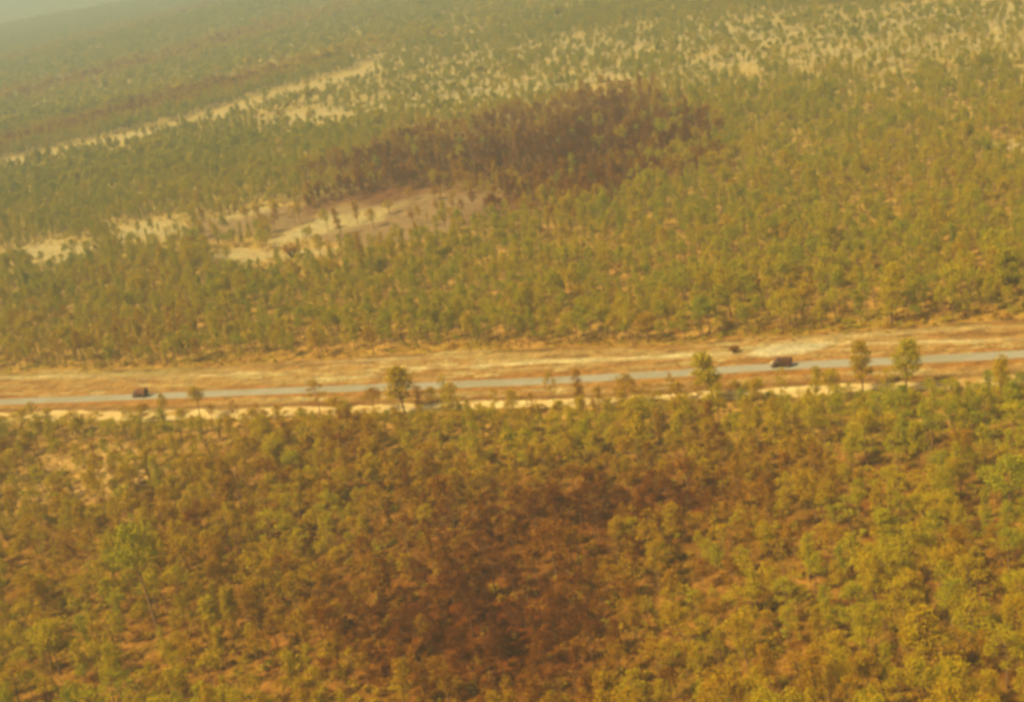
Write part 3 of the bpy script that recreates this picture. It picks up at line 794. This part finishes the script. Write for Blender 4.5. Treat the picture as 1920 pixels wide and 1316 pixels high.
# --- undergrowth --------------------------------------------------------------------------------------
gx, gy = jitter_grid(-560, 560, 130, 900, 2.5, nrng)
k = np.abs(gx) < gy * .62
gx, gy = gx[k], gy[k]
Zu = zones(gx, gy)
dens = (0.55 + 1.3 * (fbm(gx / 16, gy / 16, 99) - .45)) * (1 - Zu['sand']) * (1 - Zu['earth'])
edge = np.exp(-((Zu['v'] - ftop(Zu['u']) - 1) / 5.0) ** 2) * smooth(560, 900, Zu['u'])      # pushed-up brush along the far edge
cor = Zu['corr'] > .3
dens = np.where(cor, 0.012 + 0.5 * edge, dens + edge * .6)
ab = Zu['v'] - froad(Zu['u'])
k = (nrng.random(len(gx)) < dens) & ~((ab > -9) & (ab < 26) ) & (Zu['u'] > -150) & (Zu['u'] < 2070) & (Zu['v'] < 1500) & (Zu['v'] > 120)
gx, gy = gx[k], gy[k]; n = len(gx); edge = edge[k]
tn = 0.30 + (fbm(gx / 12, gy / 12, 111) - .5) * .7 + nrng.normal(0, .12, n) + .35 * Zu['rust'][k] + .4 * Zu['dark_patch'][k]
tn = np.clip(tn, .05, .95)
s_ = nrng.uniform(.3, 1.0, n) * np.where(cor[k], .55, 1)
s_ = s_ * np.where(gy < 400, 1.35, 1.0)
size = np.stack([s_ * 1.3, s_ * 1.3, s_ * .8], -1).astype(np.float32)
turn = np.stack([np.zeros(n), np.zeros(n), nrng.uniform(0, 6.28, n)], -1).astype(np.float32)
ug = scatter_obj('undergrowth', np.stack([gx, gy, np.full(n, -0.05)], -1), dict(pick=('INT', nrng.integers(0, 5, n).astype(np.int32)), size=('FLOAT_VECTOR', size), turn=('FLOAT_VECTOR', turn), tint=('FLOAT', tn.astype(np.float32))), lib2)
tag(ug, 'low dry scrub and tussocks on the floor of the wood', 'undergrowth', kind='stuff')
print('individual trees', TREE_COUNT[0], 'scattered', int(rest.sum()), 'scrub', n)

# ------------------------------------------------------------------ the two trucks
M_CANVAS = paint('faded_maroon_canvas', (0.046, 0.019, 0.009), .85, .1, .18, 1.5)
M_CANVAS_LIGHT = paint('sun_bleached_brown_canvas', (0.095, 0.040, 0.015), .85, .1, .15, 1.5)
M_BODY = paint('dark_brown_truck_paint', (0.045, 0.012, 0.005), .5, .4, .15, 2)
M_TYRE = paint('dusty_tyre_rubber', (0.030, 0.018, 0.012), .9, .1)
M_RIM = paint('dusty_wheel_rim', (0.16, 0.09, 0.05), .6, .3)
M_GLASS = paint('dark_cab_glass', (0.05, 0.05, 0.05), .15, .8)
M_REFLECTION = paint('pale_reflection_paint', (0.32, 0.27, 0.17), .4, .5, .06)  # pale colour painted in for a reflection on the bonnet
M_LAMP = paint('headlamp_glass', (0.75, 0.72, 0.6), .2, .8)
def box(V, F, c, s, bev=0.0, taper=(1, 1)):
    """bevelled box; taper scales the top face"""
    x_, y_, z_ = [q / 2 for q in s]; b = min(bev, x_ * .9, y_ * .9, z_ * .9)
    i = len(V)
    rings = [(-z_, b), (-z_ + b, 0), (z_ - b, 0), (z_, b)] if b > 0 else [(-z_, 0), (z_, 0)]
    for (zz, ins) in rings:
        f = (zz + z_) / (2 * z_); tx_ = 1 + (taper[0] - 1) * f; ty_ = 1 + (taper[1] - 1) * f
        X1, Y1 = (x_ - ins) * tx_, (y_ - ins) * ty_
        bb = b * .7
        for (a_, b_) in ((X1, -Y1 + bb), (X1, Y1 - bb), (X1 - bb, Y1), (-X1 + bb, Y1), (-X1, Y1 - bb), (-X1, -Y1 + bb), (-X1 + bb, -Y1), (X1 - bb, -Y1)):
            V.append(Vector((c[0] + a_, c[1] + b_, c[2] + zz)))
    m = len(rings)
    for k in range(m - 1):
        for e in range(8):
            e2 = (e + 1) % 8
            F.append((i + k * 8 + e, i + k * 8 + e2, i + (k + 1) * 8 + e2, i + (k + 1) * 8 + e))
    F.append(tuple(i + e for e in range(8))[::-1]); F.append(tuple(i + (m - 1) * 8 + e for e in range(8)))
def arch(V, F, x0, x1, w, z0, z1, rise, seg=8, sag=0.05, bows=5):
    """canvas cover stretched on hoops"""
    nx = bows * 2 + 1; i0 = len(V)
    prof = []
    for k in range(seg + 1):
        t = k / seg; yy = -w / 2 + w * t
        prof.append((yy * .97, z1 + rise * (1 - (2 * t - 1) ** 2)))
    prof = [(-w / 2, z0)] + prof + [(w / 2, z0)]
    m = len(prof)
    for a in range(nx):
        xx = x0 + (x1 - x0) * a / (nx - 1); sg = sag if a % 2 else 0
        for (yy, zz) in prof:
            V.append(Vector((xx, yy * (1 - sg * .3), zz - (sg if zz > z0 else 0))))
    for a in range(nx - 1):
        for k in range(m - 1):
            F.append((i0 + a * m + k, i0 + (a + 1) * m + k, i0 + (a + 1) * m + k + 1, i0 + a * m + k + 1))
        F.append((i0 + a * m, i0 + a * m + m - 1, i0 + (a + 1) * m + m - 1, i0 + (a + 1) * m))
    F.append(tuple(i0 + k for k in range(m))); F.append(tuple(i0 + (nx - 1) * m + k for k in range(m))[::-1])
def part(name, build, mat, parent):
    V, F = [], []
    build(V, F)
    return mesh_obj(name, mesh_from(name, V, F, [mat]), parent)
def wheel(parent, x_, y_, r_=0.5, w_=0.28, dual=False):
    e = bpy.data.objects.new('wheel', None); COL.objects.link(e); e.parent = parent; e.location = (x_, y_, r_)
    if dual: w_ *= 1.9
    def ring(V, F, prof, n=24):
        b0 = len(V)
        for k in range(n):
            t = 2 * math.pi * k / n
            for (yy, q) in prof: V.append(Vector((math.cos(t) * q, yy, math.sin(t) * q)))
        m = len(prof)
        for k in range(n):
            k2 = (k + 1) % n
            for p in range(m):
                p2 = (p + 1) % m
                F.append((b0 + k * m + p, b0 + k2 * m + p, b0 + k2 * m + p2, b0 + k * m + p2))
    part('tyre', lambda V, F: ring(V, F, [(-w_ / 2, r_ * .6), (-w_ / 2, r_ * .93), (-w_ * .36, r_), (w_ * .36, r_), (w_ / 2, r_ * .93), (w_ / 2, r_ * .6)]), M_TYRE, e)
    part('rim', lambda V, F: ring(V, F, [(-w_ * .42, .03), (-w_ * .3, r_ * .3), (-w_ * .46, r_ * .58), (w_ * .46, r_ * .58), (w_ * .3, r_ * .3), (w_ * .42, .03)]), M_RIM, e)
    return e
def make_truck(L, wid, top, label, place_u, offset, pale_nose, body_name, canvas):
    """front faces -x"""
    root = bpy.data.objects.new(body_name, None); COL.objects.link(root)
    tag(root, label, 'truck')
    hf = L / 2
    part('chassis', lambda V, F: (box(V, F, (0, -.42, .72), (L * .94, .14, .2), .02), box(V, F, (0, .42, .72), (L * .94, .14, .2), .02), box(V, F, (-hf + .95, 0, .72), (.2, .75, .16)), box(V, F, (hf * .5, 0, .72), (.2, .75, .16)), box(V, F, (.4, .8, .7), (.9, .45, .42), .06)), M_TYRE, root)
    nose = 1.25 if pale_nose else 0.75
    hood = part('bonnet', lambda V, F: box(V, F, (-hf + nose / 2 + .12, 0, 1.2), (nose, 1.25, .68), .12, (.96, .88)), M_BODY, root)
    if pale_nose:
        part('painted_reflection', lambda V, F: box(V, F, (-hf + .36, 0, 1.3), (.6, 1.6, .66), .1), M_REFLECTION, root)  # pale block painted as the reflection on the bonnet front
    part('grille', lambda V, F: [box(V, F, (-hf - .07, (q - 3) * .15, 1.18), (.05, .06, .5)) for q in range(7)], M_TYRE, hood)
    part('bumper', lambda V, F: box(V, F, (-hf + .0, 0, .72), (.16, wid * .95, .24), .04), M_BODY, root)
    for s_ in (-1, 1):
        part('mudguard', lambda V, F: box(V, F, (-hf + .75, s_ * wid * .40, 1.06), (1.25, .46, .16), .06), M_BODY, root)
        part('headlight', lambda V, F: box(V, F, (-hf + .14, s_ * .78, 1.22), (.12, .22, .22), .05), M_LAMP, root)
    cx_ = -hf + nose + .12 + .62
    cabin = part('cab', lambda V, F: (box(V, F, (cx_, 0, 1.45), (1.25, wid * .92, 1.05), .06), box(V, F, (cx_ + .05, 0, 2.2), (1.1, wid * .86, .52), .05, (.86, .92)), box(V, F, (cx_ + .08, 0, 2.48), (1.02, wid * .82, .1), .04)), M_BODY, root)
    part('windscreen', lambda V, F: box(V, F, (cx_ - .49, 0, 2.2), (.05, wid * .74, .38)), M_GLASS, root)
    for s_ in (-1, 1):
        d_ = part('door', lambda V, F: box(V, F, (cx_ + .02, s_ * (wid * .46 + .012), 1.45), (.92, .04, .9), .015), M_BODY, root)
        part('handle', lambda V, F: box(V, F, (cx_ + .35, s_ * (wid * .46 + .05), 1.6), (.14, .04, .03)), M_RIM, d_)
        part('window', lambda V, F: box(V, F, (cx_ + .04, s_ * (wid * .425), 2.2), (.7, .06, .34)), M_GLASS, root)
        part('mirror', lambda V, F: (box(V, F, (cx_ - .5, s_ * (wid * .5 + .12), 1.98), (.04, .16, .26), .01), box(V, F, (cx_ - .5, s_ * (wid * .48), 1.86), (.03, .2, .03))), M_TYRE, root)
    bx0 = cx_ + .72; bl = hf - bx0
    part('cargo_bed', lambda V, F: (box(V, F, ((bx0 + hf) / 2, 0, 1.02), (bl, wid, .14), .02), box(V, F, ((bx0 + hf) / 2, -wid / 2 + .03, 1.32), (bl, .06, .48)), box(V, F, ((bx0 + hf) / 2, wid / 2 - .03, 1.32), (bl, .06, .48)), box(V, F, (hf - .03, 0, 1.33), (.06, wid - .14, .5)), box(V, F, (bx0 + .03, 0, 1.33), (.06, wid - .14, .5))), M_BODY, root)
    part('canvas_cover', lambda V, F: arch(V, F, bx0 + .02, hf - .02, wid * 1.01, 1.5, top - .35, .35), canvas, root)
    for s_ in (-1, 1):
        wheel(root, -hf + .78, s_ * wid * .40)
        if L > 6:
            wheel(root, hf - 2.0, s_ * wid * .36, dual=True); wheel(root, hf - .85, s_ * wid * .36, dual=True)
        else:
            wheel(root, hf - 1.1, s_ * wid * .36, dual=True)
    i = int(np.argmin(np.abs(us - place_u)))
    p = ROAD_PTS[i] + nor[i] * offset
    t_ = ROAD_TAN[i]
    root.location = (float(p[0]), float(p[1]), 0.13)
    root.rotation_euler = (0, 0, math.atan2(t_[1], t_[0]))
    return root
make_truck(5.6, 2.3, 3.0, 'boxy brown truck with a square canvas back, alone on the left of the road', 267, -0.6, False, 'covered_truck', M_CANVAS_LIGHT)
make_truck(5.9, 2.35, 2.65, 'dark maroon canvas-topped truck with a painted bonnet reflection, on the right of the road', 1467, -0.5, True, 'cargo_truck', M_CANVAS)

# ------------------------------------------------------------------ the air
hm = bpy.data.meshes.new('haze')
V, F = [], []
bx = 60000.0
for zz in (-40.0, 190.0):
    for a, b in ((-bx, -bx), (bx, -bx), (bx, bx), (-bx, bx)): V.append((a, b, zz))
hm.from_pydata(V, [], [(3, 2, 1, 0), (4, 5, 6, 7), (0, 1, 5, 4), (1, 2, 6, 5), (2, 3, 7, 6), (3, 0, 4, 7)])
haze = bpy.data.objects.new('haze', hm); COL.objects.link(haze)
m = bpy.data.materials.new('dusty_haze'); m.use_nodes = True; nt = m.node_tree; nt.nodes.clear()
o = nt.nodes.new('ShaderNodeOutputMaterial'); pv = nt.nodes.new('ShaderNodeVolumePrincipled')
pv.inputs['Color'].default_value = (0.34, 0.43, 0.48, 1); pv.inputs['Density'].default_value = HAZE_DENSITY; pv.inputs['Anisotropy'].default_value = 0.0
nt.links.new(pv.outputs[0], o.inputs['Volume'])
hm.materials.append(m)
tag(haze, kind='stuff')
